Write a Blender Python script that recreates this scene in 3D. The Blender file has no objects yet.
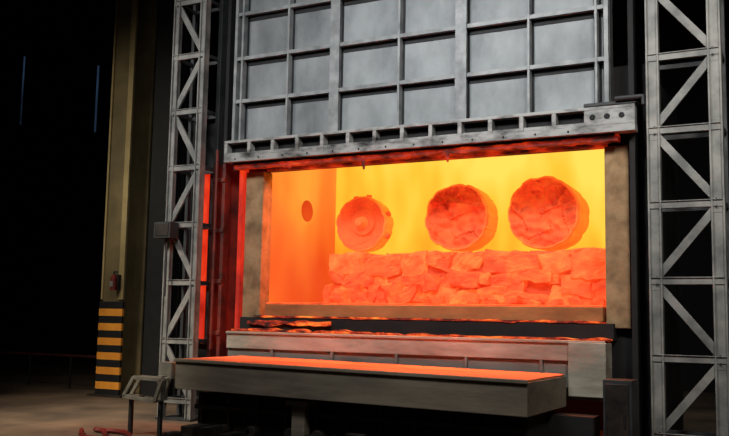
import bpy, bmesh, math, random
from mathutils import Vector, Matrix, noise
random.seed(11)
SC=bpy.context.scene
try:
    SC.view_settings.view_transform='Standard'; SC.view_settings.look='None'
except Exception: pass
DZ=0.6   # hall floor is at z=0, everything below is measured from 0.6 m above it

# ---------------------------------------------------------------- materials
def lin(c):
    o=[]
    for v in c:
        v/=255.0
        o.append(v/12.92 if v<=.04045 else ((v+.055)/1.055)**2.4)
    return (*o,1)
def base(name):
    m=bpy.data.materials.new(name); m.use_nodes=True
    nt=m.node_tree; b=nt.nodes['Principled BSDF']
    return m,nt,b
def tex(nt,scale,detail=5,stretch=(1,1,1),rough=.6):
    tc=nt.nodes.new('ShaderNodeTexCoord'); mp=nt.nodes.new('ShaderNodeMapping')
    mp.inputs['Scale'].default_value=stretch
    n=nt.nodes.new('ShaderNodeTexNoise'); n.inputs['Scale'].default_value=scale
    n.inputs['Detail'].default_value=detail; n.inputs['Roughness'].default_value=rough
    nt.links.new(tc.outputs['Object'],mp.inputs['Vector']); nt.links.new(mp.outputs[0],n.inputs['Vector'])
    return n,mp
def ramp(nt,src,stops):
    r=nt.nodes.new('ShaderNodeValToRGB'); e=r.color_ramp.elements
    while len(e)>1: e.remove(e[-1])
    e[0].position=stops[0][0]; e[0].color=lin(stops[0][1])
    for p,c in stops[1:]:
        q=e.new(p); q.color=lin(c)
    nt.links.new(src,r.inputs['Fac']); return r
def paint(name,c1,c2,scale=3,rough=.6,metal=0.0,stretch=(1,1,1),bump=.15,lo=.35,hi=.65):
    m,nt,b=base(name)
    n,mp=tex(nt,scale,6,stretch)
    r=ramp(nt,n.outputs['Fac'],[(lo,c1),(hi,c2)])
    nt.links.new(r.outputs[0],b.inputs['Base Color'])
    b.inputs['Roughness'].default_value=rough; b.inputs['Metallic'].default_value=metal
    if bump:
        n2,_=tex(nt,scale*6,4,stretch)
        bp=nt.nodes.new('ShaderNodeBump'); bp.inputs['Strength'].default_value=bump; bp.inputs['Distance'].default_value=.02
        nt.links.new(n2.outputs['Fac'],bp.inputs['Height']); nt.links.new(bp.outputs[0],b.inputs['Normal'])
    return m
def hot(name,stops,scale=1.5,strength=1.0,stretch=(1,1,1),basec=(60,25,15),detail=5,grad=(),cells=None):
    """self-luminous hot material; grad = (axis,from,to,amount) temperature drifts; cells=(scale,amount) broken plates"""
    m,nt,b=base(name)
    n,mp=tex(nt,scale,detail,stretch)
    src=n.outputs['Fac']
    tc=nt.nodes.new('ShaderNodeTexCoord'); sx=nt.nodes.new('ShaderNodeSeparateXYZ')
    nt.links.new(tc.outputs['Object'],sx.inputs[0])
    def add(a,o):
        ad=nt.nodes.new('ShaderNodeMath'); ad.operation='ADD'
        nt.links.new(a,ad.inputs[0]); nt.links.new(o,ad.inputs[1]); return ad.outputs[0]
    for ax,f,t,am in grad:
        mr=nt.nodes.new('ShaderNodeMapRange')
        mr.inputs['From Min'].default_value=f; mr.inputs['From Max'].default_value=t
        mr.inputs['To Min'].default_value=-am; mr.inputs['To Max'].default_value=am
        nt.links.new(sx.outputs[ax],mr.inputs['Value']); src=add(src,mr.outputs[0])
    if cells:
        nd=nt.nodes.new('ShaderNodeTexNoise'); nd.inputs['Scale'].default_value=cells[0]*1.2; nd.inputs['Detail'].default_value=3
        nt.links.new(tc.outputs['Object'],nd.inputs['Vector'])
        mx=nt.nodes.new('ShaderNodeMix'); mx.data_type='VECTOR'; mx.inputs[0].default_value=.3
        nt.links.new(tc.outputs['Object'],mx.inputs[4]); nt.links.new(nd.outputs['Color'],mx.inputs[5])
        mp2=nt.nodes.new('ShaderNodeMapping'); mp2.inputs['Scale'].default_value=(1,.6,1.7)
        nt.links.new(mx.outputs[1],mp2.inputs['Vector'])
        v=nt.nodes.new('ShaderNodeTexVoronoi'); v.inputs['Scale'].default_value=cells[0]
        nt.links.new(mp2.outputs[0],v.inputs['Vector'])
        sc=nt.nodes.new('ShaderNodeSeparateColor'); nt.links.new(v.outputs['Color'],sc.inputs[0])
        mr=nt.nodes.new('ShaderNodeMapRange'); mr.inputs['To Min'].default_value=-cells[1]; mr.inputs['To Max'].default_value=cells[1]
        nt.links.new(sc.outputs[0],mr.inputs['Value']); src=add(src,mr.outputs[0])
    r=ramp(nt,src,stops)
    nt.links.new(r.outputs[0],b.inputs['Emission Color']); b.inputs['Emission Strength'].default_value=strength
    b.inputs['Base Color'].default_value=lin(basec); b.inputs['Roughness'].default_value=.9
    return m

M={}
M['door']=paint('door_panel_grey_paint',(92,97,99),(140,145,146),.9,.55,.0,(1,1,.6),.08)
M['rib']=paint('door_rib_grey_paint',(98,102,103),(142,145,144),2.5,.5)
M['gapshade']=paint('door_joint_and_painted_shadow',(12,13,14),(30,32,34),3,.8)  # shadow lines painted under rails; dark panel joints beside bars
M['beam']=paint('sooty_beam_paint',(24,22,21),(150,150,146),1.6,.55,0,(1,1,2.5),.2,.36,.58)
M['black']=paint('soot_black_steel',(6,6,7),(18,17,16),3,.8)
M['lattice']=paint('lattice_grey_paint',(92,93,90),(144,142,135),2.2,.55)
M['latticed']=paint('lattice_shaded_paint',(30,32,33),(52,54,54),2.2,.6)  # dark grey for fittings; shade painted into rear lattice members
M['frame']=paint('frame_steel_red_lit',(58,18,12),(120,40,26),2.5,.6,.1)  # steel tinted red: furnace light put into the colour
M['jamb']=paint('jamb_refractory',(110,86,58),(158,130,94),2.5,.9,0,(1,1,1),.4)
M['sill']=paint('sill_refractory',(132,84,46),(176,118,68),1.8,.9,0,(.4,1,1),.5)
M['carbeam']=paint('car_frame_grey',(122,116,102),(176,170,152),1.4,.6,0,(.5,1,2),.2)
M['carlow']=paint('car_frame_dark',(90,88,82),(128,124,114),1.4,.6,0,(.5,1,2),.2)
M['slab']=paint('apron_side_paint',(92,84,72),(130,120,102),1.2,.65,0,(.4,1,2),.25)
M['aprontop']=paint('apron_top_orange_spill',(120,68,44),(220,120,80),1.1,.7,0,(.35,1,1),.3,.36,.54)  # rusty deck; orange furnace reflection put into its colour
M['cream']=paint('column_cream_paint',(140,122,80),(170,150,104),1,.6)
M['creamd']=paint('column_shaded_paint',(92,80,52),(120,104,70),1,.6)  # darker cream, shade on the column faces put into the colour
M['yellow']=paint('hazard_yellow',(215,135,40),(235,155,50),2,.6)
M['hblack']=paint('hazard_black',(12,12,12),(22,22,22),2,.6)
M['red']=paint('red_paint',(90,14,10),(120,22,16),2,.5)
M['redd']=paint('dull_red_rail_paint',(50,12,9),(74,18,12),2,.6)
M['white']=paint('label_white',(110,106,98),(130,126,116),2,.6)
M['floor']=paint('concrete_floor',(62,51,40),(116,96,76),.5,.7,0,(1,1,1),.2)
M['wall']=paint('hall_wall_dark',(9,10,12),(17,18,21),.4,.9)
M['rust']=paint('oily_machinery',(20,18,16),(58,50,44),3,.55,.3)
M['step']=paint('step_steel',(110,106,94),(150,146,132),3,.5,.2)
M['hose']=paint('red_hose_rubber',(90,24,18),(120,34,26),5,.5)

M['hback']=hot('hot_back_wall',[(.22,(255,134,28)),(.38,(255,168,38)),(.56,(255,198,56)),(.75,(255,222,90))],.8,1.05,(1,1,.4),detail=2,grad=[('Z',1.9,5.2,.16),('X',-4,3,.09)])
M['hleft']=hot('hot_side_wall',[(.22,(234,74,22)),(.42,(246,102,32)),(.6,(252,128,42)),(.8,(255,164,56))],.5,.97,(1,1,.6),detail=2,grad=[('Z',1.9,4.8,.20)])
M['hceil']=hot('hot_roof',[(.3,(255,150,40)),(.7,(255,210,80))],1,1.5)
M['hhole']=hot('hot_burner_port',[(.3,(215,52,18)),(.7,(240,80,26))],2,.9)
BC=(180,88,44)
M['hface']=hot('hot_ingot_face',[(.26,(124,14,7)),(.40,(180,38,16)),(.54,(212,62,24)),(.68,(226,82,29)),(.82,(242,114,42))],2.4,.84,detail=10,cells=(3.4,.12),basec=BC)
M['hface1']=hot('hot_ingot_smooth_face',[(.25,(190,46,19)),(.45,(212,62,25)),(.6,(224,78,29)),(.8,(238,106,39))],1.6,.87,detail=8,basec=BC)
M['hboss']=hot('hot_ingot_boss',[(.3,(220,76,28)),(.7,(240,108,40))],2,.92,basec=BC)
M['hrim']=hot('hot_ingot_rim',[(.3,(218,68,24)),(.5,(238,96,30)),(.75,(250,132,44))],2.5,.92,basec=BC)
M['hside']=hot('hot_ingot_side',[(.3,(238,94,26)),(.5,(246,114,32)),(.75,(252,138,40))],1.6,.86,basec=(204,124,54))
M['hpier']=hot('hot_block_rubble',[(.22,(134,20,9)),(.38,(188,44,19)),(.50,(212,66,26)),(.66,(228,88,34)),(.85,(246,136,60))],3.0,.84,(1,1,1.6),detail=10,cells=(3.0,.15),basec=BC)
M['hcore']=hot('hot_block_joint_shade',[(.3,(184,40,16)),(.7,(216,66,26))],3.0,.85,basec=(150,66,34))  # darker backing, shade between blocks put into the colour
M['hstone']=hot('hot_block_fragment',[(.25,(130,20,9)),(.45,(186,42,19)),(.65,(216,76,31))],3.5,.82,detail=9,cells=(3,.08),basec=BC)
M['hstone2']=hot('hot_block_pale_fragment',[(.25,(202,58,24)),(.45,(224,82,32)),(.65,(244,120,52))],3.5,.88,detail=9,cells=(4,.08),basec=BC)
M['ember']=hot('ember_lip',[(.38,(20,8,5)),(.48,(140,30,12)),(.56,(238,86,26)),(.70,(255,160,60))],2.4,1.1,(1,1,2.5),basec=(30,15,12),detail=8)
M['redglow']=hot('red_spill_strip',[(.35,(120,14,7)),(.55,(200,38,16)),(.7,(232,62,22))],1.5,1.15,(1,1,.5),basec=(60,15,10))  # added glowing strips, stand in for red furnace light beside the jamb
M['lintel']=hot('scorched_lintel',[(.38,(24,6,4)),(.50,(120,20,8)),(.62,(200,44,14)),(.75,(240,90,26))],2.2,.9,(1,1,2),basec=(40,20,15),detail=8)
M['bluewin']=hot('dusk_glass',[(.4,(12,16,24)),(.7,(40,56,78))],1.5,.8,(1,1,.3),basec=(10,10,12))

# ---------------------------------------------------------------- mesh builder
class B:
    def __init__(s,name):
        s.name=name; s.bm=bmesh.new(); s.mats=[]
    def mi(s,k):
        if k not in s.mats: s.mats.append(k)
        return s.mats.index(k)
    def _tag(s,verts,k):
        i=s.mi(k)
        for f in {f for v in verts for f in v.link_faces}: f.material_index=i
    def box(s,x0,x1,y0,y1,z0,z1,k):
        r=bmesh.ops.create_cube(s.bm,size=1)
        for v in r['verts']:
            v.co=Vector(((x0+x1)/2+v.co.x*(x1-x0),(y0+y1)/2+v.co.y*(y1-y0),(z0+z1)/2+v.co.z*(z1-z0)))
        s._tag(r['verts'],k); return r['verts']
    def bar(s,a,b,w,h,k):
        a=Vector(a);b=Vector(b);d=b-a;L=d.length;q=d.to_track_quat('X','Z')
        r=bmesh.ops.create_cube(s.bm,size=1)
        for v in r['verts']:
            v.co=q@Vector((v.co.x*L,v.co.y*w,v.co.z*h))+(a+b)/2
        s._tag(r['verts'],k); return r['verts']
    def cyl(s,a,b,r1,k,seg=20,r2=None):
        a=Vector(a);b=Vector(b);d=b-a;q=d.to_track_quat('Z','Y')
        r=bmesh.ops.create_cone(s.bm,cap_ends=True,segments=seg,radius1=r1,radius2=r1 if r2 is None else r2,depth=d.length)
        for v in r['verts']: v.co=q@v.co+(a+b)/2
        s._tag(r['verts'],k); return r['verts']
    def tube(s,pts,r,k,seg=8):
        for a,b in zip(pts,pts[1:]):
            s.cyl(a,b,r,k,seg)
    def done(s,bevel=0,parent=None):
        me=bpy.data.meshes.new(s.name); 
        bmesh.ops.recalc_face_normals(s.bm,faces=s.bm.faces)
        s.bm.to_mesh(me); s.bm.free()
        for k in s.mats: me.materials.append(M[k])
        o=bpy.data.objects.new(s.name,me); SC.collection.objects.link(o)
        if bevel:
            m=o.modifiers.new('bevel','BEVEL'); m.width=bevel; m.segments=2; m.limit_method='ANGLE'
        if parent: o.parent=parent
        return o
def empty(n):
    e=bpy.data.objects.new(n,None); SC.collection.objects.link(e); return e

FZ=-0.6
# ---------------------------------------------------------------- hall shell
b=B('floor'); b.box(-36,16,-22,16,FZ-.2,FZ,'floor'); b.done()
b=B('wall_back'); b.box(-36,16,16,16.3,FZ,18,'wall'); b.done()
b=B('wall_left'); b.box(-36.3,-36,-22,16.3,FZ,18,'wall'); b.done()
b=B('wall_right'); b.box(16,16.3,-22,16.3,FZ,18,'wall'); b.done()
b=B('ceiling'); b.box(-36.3,16.3,-22,16.3,18,18.2,'wall'); b.done()

# ---------------------------------------------------------------- furnace
furn=empty('forge_furnace')
b=B('chamber')
XL,XR,ZB,ZT,YB=-4.0,3.6,1.0,5.5,3.1
b.box(XL-.05,XR+.05,YB,YB+.1,ZB,ZT,'hback')
b.box(XL-.1,XL,.32,YB,ZB,ZT,'hleft')
b.box(XR,XR+.1,.32,YB,ZB,ZT,'hleft')
b.box(XL-.1,XR+.1,.32,YB,ZT,ZT+.1,'hceil')
b.box(XL-.6,XR+.35,YB+.1,YB+.5,FZ,6.2,'black')
b.box(XL-.6,XL-.1,.3,YB+.1,FZ,6.2,'black')
b.box(XR+.1,XR+.35,.3,YB+.1,FZ,6.2,'black')
b.box(XL-.1,XR+.1,.3,YB+.1,ZT+.1,6.2,'black')
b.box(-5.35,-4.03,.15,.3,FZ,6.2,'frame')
b.box(-6.3,-5.35,.2,.3,FZ,6.2,'black')
b.box(3.27,4.0,.15,.3,FZ,6.2,'black')
b.box(-4.03,3.27,.1,.32,4.74,6.2,'lintel')
b.box(-4.47,-4.02,-.02,.32,1.57,4.72,'jamb')
b.box(3.25,3.67,-.02,.32,1.52,4.72,'jamb')
b.cyl((XL-.02,1.68,4.05),(XL+.05,1.68,4.05),.31,'hleft',28)
b.cyl((XL+.0,1.68,4.05),(XL+.06,1.68,4.05),.25,'hhole',28)
b.done(.012,furn)
b=B('door_guide_frame')
b.box(-4.60,-4.50,-.1,.12,1.0,4.85,'redglow')  # added glowing strip for the red spill
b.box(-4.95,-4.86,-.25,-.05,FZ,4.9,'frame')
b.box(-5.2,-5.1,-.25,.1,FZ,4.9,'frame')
b.box(-5.2,-5.1,-.25,.1,4.9,11.5,'latticed')  # same post in grey, above the painted red light
b.box(-4.95,-4.86,-.25,-.05,4.9,11.5,'black')
b.box(-5.12,-4.93,-.02,.0,1.0,4.9,'redglow')
b.box(-5.72,-5.62,.12,.2,1.0,4.9,'redglow')  # another added strip, red spill behind the tower
for z in [1.2,2.3,3.4,4.5]:
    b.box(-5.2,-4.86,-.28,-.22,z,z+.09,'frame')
b.cyl((-5.02,-.35,.9),(-5.02,-.35,5.2),.035,'frame',10)
b.box(3.72,3.82,-.2,.1,FZ,11.5,'black')
b.done(.01,furn)

# ---------------------------------------------------------------- furnace door
fd=empty('furnace_door')
b=B('panel_grid')
b.box(-4.62,3.42,-.2,-.05,5.2,11.6,'door')
bars=[(-4.62,.07),(-4.45,.05),(-3.27,.045),(-2.12,.14),(-.67,.045),(.65,.15),(1.97,.045),(3.2,.045),(3.38,.08)]
for x,w in bars:
    b.box(x-w/2,x+w/2,-.36,-.2,5.35,11.6,'rib')
    b.box(x-w/2-.045,x+w/2+.045,-.21,-.2,5.35,11.6,'gapshade')
for x,w in bars[3:6:2]:
    b.box(x-w/2-.04,x+w/2+.04,-.38,-.36,5.35,11.6,'rib')
for z in (6.2,7.15,8.15,9.15,10.1,11.1):
    b.box(-4.65,3.42,-.33,-.2,z,z+.035,'rib'); b.box(-4.65,3.42,-.345,-.325,z-.01,z+.07,'rib')
    b.box(-4.62,3.42,-.21,-.2,z-.12,z+.06,'gapshade')  # shadow line under each rail, painted as a dark strip
b.done(.006,fd)
b=B('bottom_beam')
X0,X1=-4.78,3.87
b.box(X0,X1,-.44,-.18,5.30,5.36,'beam')
b.box(X0,X1,-.44,-.18,4.89,5.02,'beam')
b.box(X0,X1,-.26,-.18,5.02,5.30,'black')
x=X0
while x<3.0:
    b.box(x,x+.08,-.44,-.2,5.02,5.30,'beam')
    b.box(x+.08,x+.6,-.43,-.40,5.02,5.09,'beam')
    x+=.6
b.box(3.0,X1,-.44,-.2,5.02,5.30,'beam')
for xx in (3.15,3.4,3.65):
    b.cyl((xx,-.46,5.17),(xx,-.43,5.17),.05,'black',14)
b.box(3.0,X1+.03,-.46,-.2,5.36,5.42,'latticed')
b.cyl((3.55,-.5,5.45),(4.03,-.5,5.45),.04,'latticed',12); b.cyl((4.03,-.5,5.47),(4.03,-.5,5.3),.04,'latticed',12)
for xx in [X0+.3+i*.6 for i in range(13)]:
    b.cyl((xx,-.455,4.95),(xx,-.43,4.95),.02,'black',8)
b.done(.008,fd)

def ragged(bd,x0,x1,y0,y1,zt,zb,amp,k,n=90,seed=0,top_amp=0):
    i0=bd.mi(k); rows=[]
    for i in range(n+1):
        x=x0+(x1-x0)*i/n
        d=noise.noise(Vector((x*2.3,seed,0)))*amp+noise.noise(Vector((x*8,seed,3)))*amp*.5
        e=noise.noise(Vector((x*3,seed,9)))*top_amp
        rows.append([bd.bm.verts.new((x,y,z)) for y,z in ((y0,zt+e),(y0,zb+d),(y1,zb+d),(y1,zt+e))])
    for a,c in zip(rows,rows[1:]):
        for j in range(4):
            f=bd.bm.faces.new((a[j],a[(j+1)%4],c[(j+1)%4],c[j])); f.material_index=i0
    for rw in (rows[0],rows[-1]):
        f=bd.bm.faces.new(rw); f.material_index=i0
b=B('scorched_seal')
ragged(b,-4.6,3.55,-.3,-.1,4.87,4.76,.05,'lintel',120,1)
ragged(b,-4.6,3.5,-.34,-.3,4.9,4.84,.04,'black',120,2)
for x,l in ((-1.45,.2),(.35,.17),(-3.2,.08)):
    b.cyl((x,-.3,4.82),(x+.02,-.3,4.76-l),.06,'lintel',8,.02)
    b.cyl((x,-.3,4.80),(x-.1,-.3,4.72),.03,'lintel',8,.02)
b.done(0,fd)

# ---------------------------------------------------------------- bogie hearth car
car=empty('bogie_hearth_car')
b=B('chassis')
b.box(-3.85,3.2,-.06,.5,1.62,1.88,'sill')
b.box(-3.85,3.2,-.04,.5,1.88,1.915,'hpier')
b.box(-3.95,3.5,.5,3.0,1.0,1.89,'hpier')
b.box(-4.45,3.4,-.12,.14,1.3,1.60,'black')
b.box(-4.5,3.34,-.5,-.12,.95,1.3,'carbeam')
b.box(-4.5,3.34,-.44,-.12,.30,.95,'carlow')
b.box(2.72,3.36,-.56,-.1,.36,1.27,'carbeam')
b.box(-4.5,3.34,-.54,-.5,1.25,1.3,'carbeam')
for x in (-3.4,-2.0,-.6,.8,2.2): b.box(x,x+.06,-.5,-.42,.3,.95,'carlow')
for x in (-3.6,-1.8,0,1.8):
    b.cyl((x,-.3,-.22),(x,.1,-.22),.36,'rust',24)
    b.box(x-.2,x+.2,-.2,0,0,.35,'rust')
b.done(.012,car)
b=B('glowing_scale_debris')
ragged(b,-4.4,-1.0,-.48,-.15,1.35,1.31,.0,'ember',80,4,.09)
ragged(b,-1.0,3.38,-.48,-.15,1.335,1.305,.0,'ember',100,5,.05)
ragged(b,-4.2,-2.2,-.2,-.125,1.53,1.44,.06,'ember',50,6,.05)
ragged(b,-4.1,3.15,-.14,-.07,1.635,1.60,.03,'ember',130,8,.02)
b.done(0,car)

# rubble pier: rough heap of broken support blocks
b=B('refractory_block_pier'); bm=b.bm
b.box(-2.8,3.38,1.0,2.88,1.9,2.9,'hcore')
def stone(x,y,z,w,d,h,mat,js=1.0,n=7):
    mi=b.mi(mat); sd=random.uniform(0,99); tx=random.uniform(-.4,.4)*js; tz=random.uniform(-.17,.17)*js
    V={}
    def vert(i,j,k):
        if (i,j,k) in V: return V[(i,j,k)]
        p=Vector((i/n-.5,j/n-.5,k/n-.5)); l=p.length
        p*=1-.11*max(0,(l/.5-1.2))
        q=Vector((x+w/2+p.x*w+tx*p.z*h, y+d/2+p.y*d, z+h/2+p.z*h+tz*p.x*w))
        q+=noise.noise_vector(q*3+Vector((sd,0,0)))*.075*js+noise.cell_vector(q*6+Vector((sd,5,0)))*.03+noise.noise_vector(q*11)*.02
        q.z=max(q.z,1.895); q.z=min(q.z,3.02)
        V[(i,j,k)]=bm.verts.new(q); return V[(i,j,k)]
    for a in range(n):
        for c_ in range(n):
            for s0 in (0,n):
                for quad in ([(s0,a,c_),(s0,a+1,c_),(s0,a+1,c_+1),(s0,a,c_+1)],
                             [(a,s0,c_),(a+1,s0,c_),(a+1,s0,c_+1),(a,s0,c_+1)],
                             [(a,c_,s0),(a+1,c_,s0),(a+1,c_+1,s0),(a,c_+1,s0)]):
                    f=bm.faces.new([vert(*t) for t in quad]); f.material_index=mi
x=-2.9
while x<3.2:
    w=random.uniform(.5,1.3); w=min(w,3.42-x); h=random.uniform(.34,.56)
    top=random.uniform(2.92,3.0)
    stone(x,.86+random.uniform(-.04,.08),top-h,w*.99,.36,h,random.choice(['hpier','hpier','hstone2'])); x+=w
x=-2.88
while x<3.2:
    w=random.uniform(.18,.8); h=random.uniform(.24,.5)
    stone(x,.84+random.uniform(-.1,.12),2.56-h+random.uniform(-.08,.04),w,.3,h,random.choice(['hpier','hstone','hstone2','hpier'])); x+=w*.96
x=-2.9
while x<3.2:
    w=random.uniform(.25,1.0); h=random.uniform(.24,.4)
    stone(x,.82+random.uniform(-.08,.1),1.9,w,.32,h,random.choice(['hpier','hpier','hstone2'])); x+=w*.97
x=-2.85
while x<3.1:      # fallen fragments along the foot, heaviest on the left
    big=x<-1.0
    w=random.uniform(.15,.42) if big else random.uniform(.1,.3); h=random.uniform(.16,.42) if big else random.uniform(.05,.14)
    stone(x,.56+random.uniform(-.06,.08),1.9,w,.22,h,random.choice(['hstone','hstone','hpier'])); x+=w*(.95 if big else 1.9)
x=-2.7
while x<3.0:
    w=random.uniform(.3,.7); stone(x,1.2,2.72,w,1.6,.26,'hpier',.3); x+=w
b.done(0)

# ingots
def ingot(x,z,r,hub,seed,length):
    b=B('steel_ingot'); bm=b.bm
    N=180; F0='hface1' if hub else 'hface'
    prof=[(0,0,F0)]+[(r*f,0,F0) for f in (.06,.12,.17,.22,.27,.32,.37,.42,.47,.52,.57,.62,.67,.72,.77,.82,.87)]
    prof+=[(r*.93,.0,F0),(r*.975,.0,'hrim'),(r*1.0,.07,'hrim'),(r*.985,.2,'hside'),(r*.985,length*.6,'hside'),(r*.96,length,'hside'),(0,length,'hside')]
    prev=None
    for rr,dy,k in prof:
        mi=b.mi(k)
        if rr==0: ring=[bm.verts.new((x,1.22+dy,z))]
        else:
            ring=[]
            for i in range(N):
                a=2*math.pi*i/N
                w=1
                if rr>r*.84:
                    sc=abs(math.sin(a*5.5+seed))
                    w=1-.03*(1-sc)**2+.022*noise.noise(Vector((math.cos(a)*2.6,math.sin(a)*2.6,seed)))+.016*(noise.cell(Vector((a*3.2,seed,0)))-.5)
                    low=min(1,max(0,-math.sin(a)-.75)*4)
                    w=w*(1-low)+.975*low
                px=rr*w*math.cos(a); pz=rr*w*math.sin(a)
                jy=0
                if dy<.1:
                    am=.3 if hub else 1
                    nz=noise.noise(Vector((px*2.2,pz*2.2,seed+4)))
                    jy=am*(.10*nz+.07*noise.noise(Vector((px*7,pz*7,seed)))+.05*noise.cell(Vector((px*2.2+pz*.9+seed+.5*nz,pz*2.4-px*.8,seed))))
                    if rr>r*.9: jy*=.5
                    if hub: jy+=.07*max(0,1-(rr/(r*.84))**6)
                ring.append(bm.verts.new((x+px,1.22+dy+jy,z+pz)))
        if prev is not None:
            if len(prev)==1:
                for i in range(N):
                    f=bm.faces.new((prev[0],ring[i],ring[(i+1)%N])); f.material_index=mi
            elif len(ring)==1:
                for i in range(N):
                    f=bm.faces.new((ring[0],prev[(i+1)%N],prev[i])); f.material_index=mi
            else:
                for i in range(N):
                    f=bm.faces.new((prev[i],prev[(i+1)%N],ring[(i+1)%N],ring[i])); f.material_index=mi
        prev=ring
    if not hub: b.cyl((x+.02,1.14,z+.03),(x+.02,1.28,z+.03),.04,'hcore',14)
    else:
        b.cyl((x+.05,1.22,z+.03),(x+.05,1.38,z+.03),.27,'hface1',32,.32)
        b.cyl((x+.05,1.02,z+.03),(x+.05,1.28,z+.03),.085,'hboss',20,.15)
        for aa in (80,20,-25,205,150,110): 
            ca,sa=math.cos(math.radians(aa)),math.sin(math.radians(aa))
            b.cyl((x+ca*(r-.06),1.4,z+sa*(r-.06)),(x+ca*(r+.04),1.4,z+sa*(r+.04)),.06,'hface1',10)
    return b.done(0)
ingot(-2.3,3.65,.62,True,1.0,.42)
ingot(-.08,3.72,.71,False,2.3,.7)
ingot(1.75,3.74,.74,False,3.1,.9)

# ---------------------------------------------------------------- apron platform in front
ap=empty('charging_apron')
b=B('deck')
b.box(-3.97,2.70,-2.74,-.6,.19,.70,'slab')
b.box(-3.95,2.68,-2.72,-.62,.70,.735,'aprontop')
b.box(-3.99,2.72,-2.78,-2.74,.68,.74,'slab')
o=b.done(.012,ap)
for v in o.data.vertices: v.co.z+=(2.7-v.co.x)*.012
b=B('support_frame')
x=-1.42
b.box(x-.22,x+.22,-2.6,-2.3,.1,.19,'slab')
b.box(x-.13,x+.13,-2.55,-2.35,FZ,.14,'slab')
b.box(-3.8,2.55,-2.25,-.8,FZ,.18,'black')
x=-3.7
while x<2.3:
    b.box(x,x+.06,-2.33,-2.25,FZ,.16,'rust'); x+=.62
b.box(-3.8,2.5,-2.36,-2.25,-.1,-.02,'rust')
for i in range(14):
    xx=random.uniform(-3.6,2.2); b.cyl((xx,-2.5,-.42),(xx,-2.25,-.42),random.uniform(.05,.13),'rust',16)
b.box(2.3,3.3,-1.2,-.75,FZ,.1,'black')
b.done(.01,ap)

b=B('access_step')
b.box(-4.35,-4.05,-2.75,-2.3,.44,.74,'step')
pts=[(-4.95,-3.0,.1),(-4.72,-3.0,.45),(-4.05,-3.0,.44),(-4.2,-3.0,.05)]
for y in (-3.0,-2.8):
    pp=[(p[0],y,p[2]) for p in pts]
    for a,c in zip(pp,pp[1:]+pp[:1]): b.bar(a,c,.05,.07,'step')
for p in pts: b.bar((p[0],-3.0,p[2]),(p[0],-2.8,p[2]),.05,.05,'step')
b.box(-4.25,-4.15,-2.9,-2.7,.05,.5,'step')
b.box(-4.95,-4.88,-2.85,-2.78,FZ,.12,'black'); b.box(-4.25,-4.18,-2.85,-2.78,FZ,.12,'black')
b.done(.006)

# ---------------------------------------------------------------- lattice towers
def tower(x0,x1,y0,y1,name,pw,flip):
    b=B(name)
    top=11.9
    for xa,sx in ((x0,1),(x1,-1)):
        b.box(min(xa,xa+sx*pw),max(xa,xa+sx*pw),y0+.04,y0+.06,FZ,top,'lattice')
        b.box(min(xa,xa+sx*.03),max(xa,xa+sx*.03),y0,y0+.18,FZ,top,'lattice')
        b.box(min(xa+sx*(pw-.03),xa+sx*pw),max(xa+sx*(pw-.03),xa+sx*pw),y0,y0+.12,FZ,top,'lattice')
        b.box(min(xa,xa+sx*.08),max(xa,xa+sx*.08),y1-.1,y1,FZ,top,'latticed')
    zs=[-.19+1.25*i for i in range(10)]
    for i,z in enumerate(zs):
        b.box(x0+.02,x1-.02,y0+.02,y0+.1,z-.06,z+.06,'lattice')
        b.box(x0+.02,x1-.02,y0-.005,y0+.1,z+.045,z+.06,'lattice')
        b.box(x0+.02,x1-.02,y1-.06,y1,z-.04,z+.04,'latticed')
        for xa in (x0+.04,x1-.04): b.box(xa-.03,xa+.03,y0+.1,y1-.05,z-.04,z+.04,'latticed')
        z2=z+1.25
        L,R=x0+pw*.6,x1-pw*.6
        if (i%2==0)^flip: a,c=(R,z2-.06),(L,z+.06)
        else: a,c=(L,z2-.06),(R,z+.06)
        b.bar((a[0],y0+.07,a[1]),(c[0],y0+.07,c[1]),.05,.13,'lattice')
        for q in (a,c): b.box(q[0]-.09,q[0]+.09,y0+.035,y0+.045,q[1]-.1,q[1]+.1,'lattice')
        for q in (a,c):
            b.cyl((q[0],y0+.0,q[1]),(q[0],y0+.04,q[1]),.018,'latticed',8)
    b.box(x0-.02,x1+.02,y0-.03,y1+.03,FZ,FZ+.04,'latticed')
    return b.done(.004)
tower(4.10,5.29,-.65,.1,'lattice_tower',.21,False)
tower(-6.15,-5.25,-.65,.1,'lattice_tower',.16,True)

b=B('junction_box')
b.box(-6.2,-5.75,-.95,-.66,3.25,3.6,'latticed'); b.box(-6.16,-5.79,-.97,-.95,3.29,3.56,'rust')
b.cyl((-5.95,-.8,2.0),(-5.95,-.8,3.25),.025,'latticed',8)
b.done(.01)

b=B('crane_column')
cx,cy=-10.72,3.1
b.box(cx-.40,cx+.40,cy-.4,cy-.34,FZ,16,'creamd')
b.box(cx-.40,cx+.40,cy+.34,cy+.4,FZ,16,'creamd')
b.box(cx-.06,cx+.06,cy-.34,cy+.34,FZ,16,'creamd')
b.box(cx+.22,cx+.40,cy-.46,cy-.4,2.0,16,'cream')
b.box(cx-.40,cx-.34,cy-.46,cy-.4,2.0,16,'cream')
n=13
for i in range(n):
    h=2.55/n
    b.box(cx-.42,cx+.42,cy-.48,cy-.4,FZ+i*h,FZ+(i+1)*h,'yellow' if i%2 else 'hblack')
b.box(cx-.6,cx+.6,cy-.6,cy+.6,FZ,FZ+.05,'rust')
b.done(.005)
b=B('fire_extinguisher')
ex,ey,ez=cx+.22,cy-.64,2.25
b.cyl((ex,ey,ez),(ex,ey,ez+.34),.09,'red',18); b.cyl((ex,ey,ez+.34),(ex,ey,ez+.42),.09,'red',18,.035)
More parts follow.
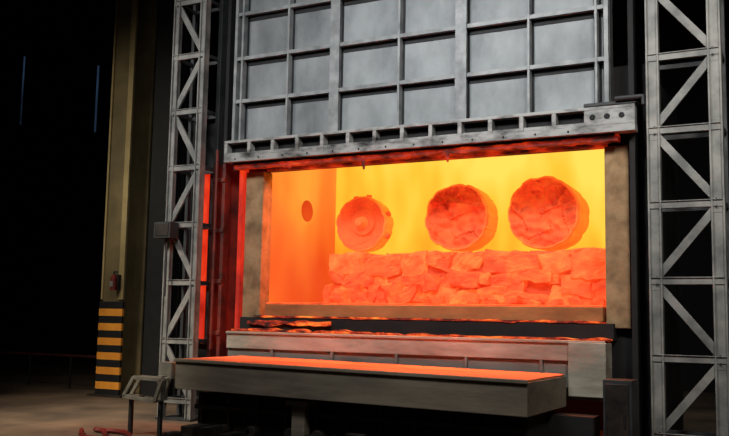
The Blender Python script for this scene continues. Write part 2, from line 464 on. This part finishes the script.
b.cyl((ex,ey,ez+.42),(ex,ey,ez+.50),.025,'black',10); b.box(ex-.02,ex+.11,ey-.02,ey+.02,ez+.48,ez+.51,'black')
b.box(ex-.06,ex+.06,ey-.098,ey-.085,ez+.1,ez+.24,'white'); b.box(ex-.1,ex+.1,ey+.08,ey+.16,ez,ez+.42,'black')
b.tube([(ex+.08,ey,ez+.47),(ex+.14,ey,ez+.34),(ex+.12,ey,ez+.1)],.013,'black')
b.done()
b=B('steel_column')
b.box(-9.85,-9.2,3.0,3.1,FZ,16,'black'); b.box(-9.85,-9.2,3.6,3.7,FZ,16,'black'); b.box(-9.58,-9.48,3.1,3.6,FZ,16,'black')
b.done()

for i,(x,z0,z1) in enumerate([(-24.9,10.4,13.7),(-30.1,11.2,14.8)]):
    b=B('window_%d'%(i+1)); b.box(x-.09,x+.09,15.9,15.99,z0,z1,'bluewin')
    for xx in (x-.15,x+.09): b.box(xx,xx+.06,15.85,16,z0-.1,z1+.1,'wall')
    b.done()
b=B('guard_rail')
for z in (.35,): b.cyl((-22,4.0,z),(-11.8,4.0,z),.045,'redd',8)
for t in range(7):
    p=Vector((-22,4.0,0)).lerp(Vector((-11.8,4.0,0)),t/6); b.cyl((p.x,p.y,FZ),(p.x,p.y,.35),.03,'black',8)
b.done()

b=B('hydraulic_hose')
for k in range(3):
    pts=[]
    for i in range(40):
        t=i/39; pts.append((-3.4-2.3*t+.1*k,-4.3+.9*t+.22*math.sin(t*7+k*1.4)+.2*k,FZ+.05))
    b.tube(pts,.045,'hose',8)
b.done()
b=B('floor_machinery')
for i in range(16):
    x=-3.6+i*.38; h=random.uniform(.12,.42)
    b.box(x,x+random.uniform(.15,.32),-3.3+random.uniform(-.2,.2),-2.95,FZ,FZ+h,'rust')
    b.cyl((x+.1,-3.5,FZ+.1),(x+.1,-3.2,FZ+.1),.1,'rust',14)
b.bar((-3.7,-3.1,FZ+.06),(2.6,-3.1,FZ+.06),.2,.1,'rust')
b.done(.01)
b=B('control_cabinet')
b.box(3.5,3.95,-1.4,-.95,FZ,.72,'latticed'); b.box(3.55,3.9,-1.43,-1.4,FZ+.1,.66,'rust'); b.box(3.83,3.86,-1.46,-1.43,.0,.2,'black')
b.done(.01)

# ---------------------------------------------------------------- lights
def area(name,loc,target,sx,sy,e,col,spread=180):
    l=bpy.data.lights.new(name,'AREA'); l.shape='RECTANGLE'; l.size=sx; l.size_y=sy; l.energy=e; l.color=col; l.spread=math.radians(spread)
    o=bpy.data.objects.new(name,l); SC.collection.objects.link(o); o.location=loc
    o.rotation_euler=(Vector(target)-Vector(loc)).to_track_quat('-Z','Y').to_euler(); return o
area('bay_lamp',(.3,-8,10),(.3,-.2,5.9),4,1.5,310,(.98,.985,1),100)
area('bay_lamp',(8.5,-9,10),(4.7,-.6,4.8),2,2,160,(1,.97,.92),75)
area('bay_lamp',(-9,-9,10),(-6,0,4.6),2,2,75,(1,.98,.96),60)
area('bay_lamp',(-11,-6,9),(-10.7,3,4.5),1.5,1.5,42,(1,.9,.7),60)
area('bay_lamp',(-8,-8,8),(-7.8,-1.6,-.6),1.5,1.5,170,(1,.88,.72),55)
area('furnace_spill_fill',(-.5,.55,5.2),(-.5,-1.9,.7),6.0,.35,560,(1,.18,.035),100)  # added lamp hidden behind the lintel, lights the apron orange
w=bpy.data.worlds.new('world'); SC.world=w; w.use_nodes=True
w.node_tree.nodes['Background'].inputs[0].default_value=(.02,.022,.026,1); w.node_tree.nodes['Background'].inputs[1].default_value=.5

# ---------------------------------------------------------------- camera
F=900;s=math.sin(math.radians(28));c=math.cos(math.radians(28))
p=math.atan(101/900);r=math.radians(1.05)
C=Vector((6.9,-15.9,1.6))
fwd=Vector((-s*math.cos(p),c*math.cos(p),math.sin(p)));r0=Vector((c,s,0));u0=r0.cross(fwd)
up=u0*math.cos(r)-r0*math.sin(r);rt=r0*math.cos(r)+u0*math.sin(r)
cd=bpy.data.cameras.new('camera');co=bpy.data.objects.new('camera',cd);SC.collection.objects.link(co)
Mx=Matrix((rt,up,-fwd)).transposed().to_4x4();Mx.translation=C;co.matrix_world=Mx;cd.lens=36*F/729
SC.camera=co
for o in SC.objects:
    if o.parent is None: o.location.z+=DZ
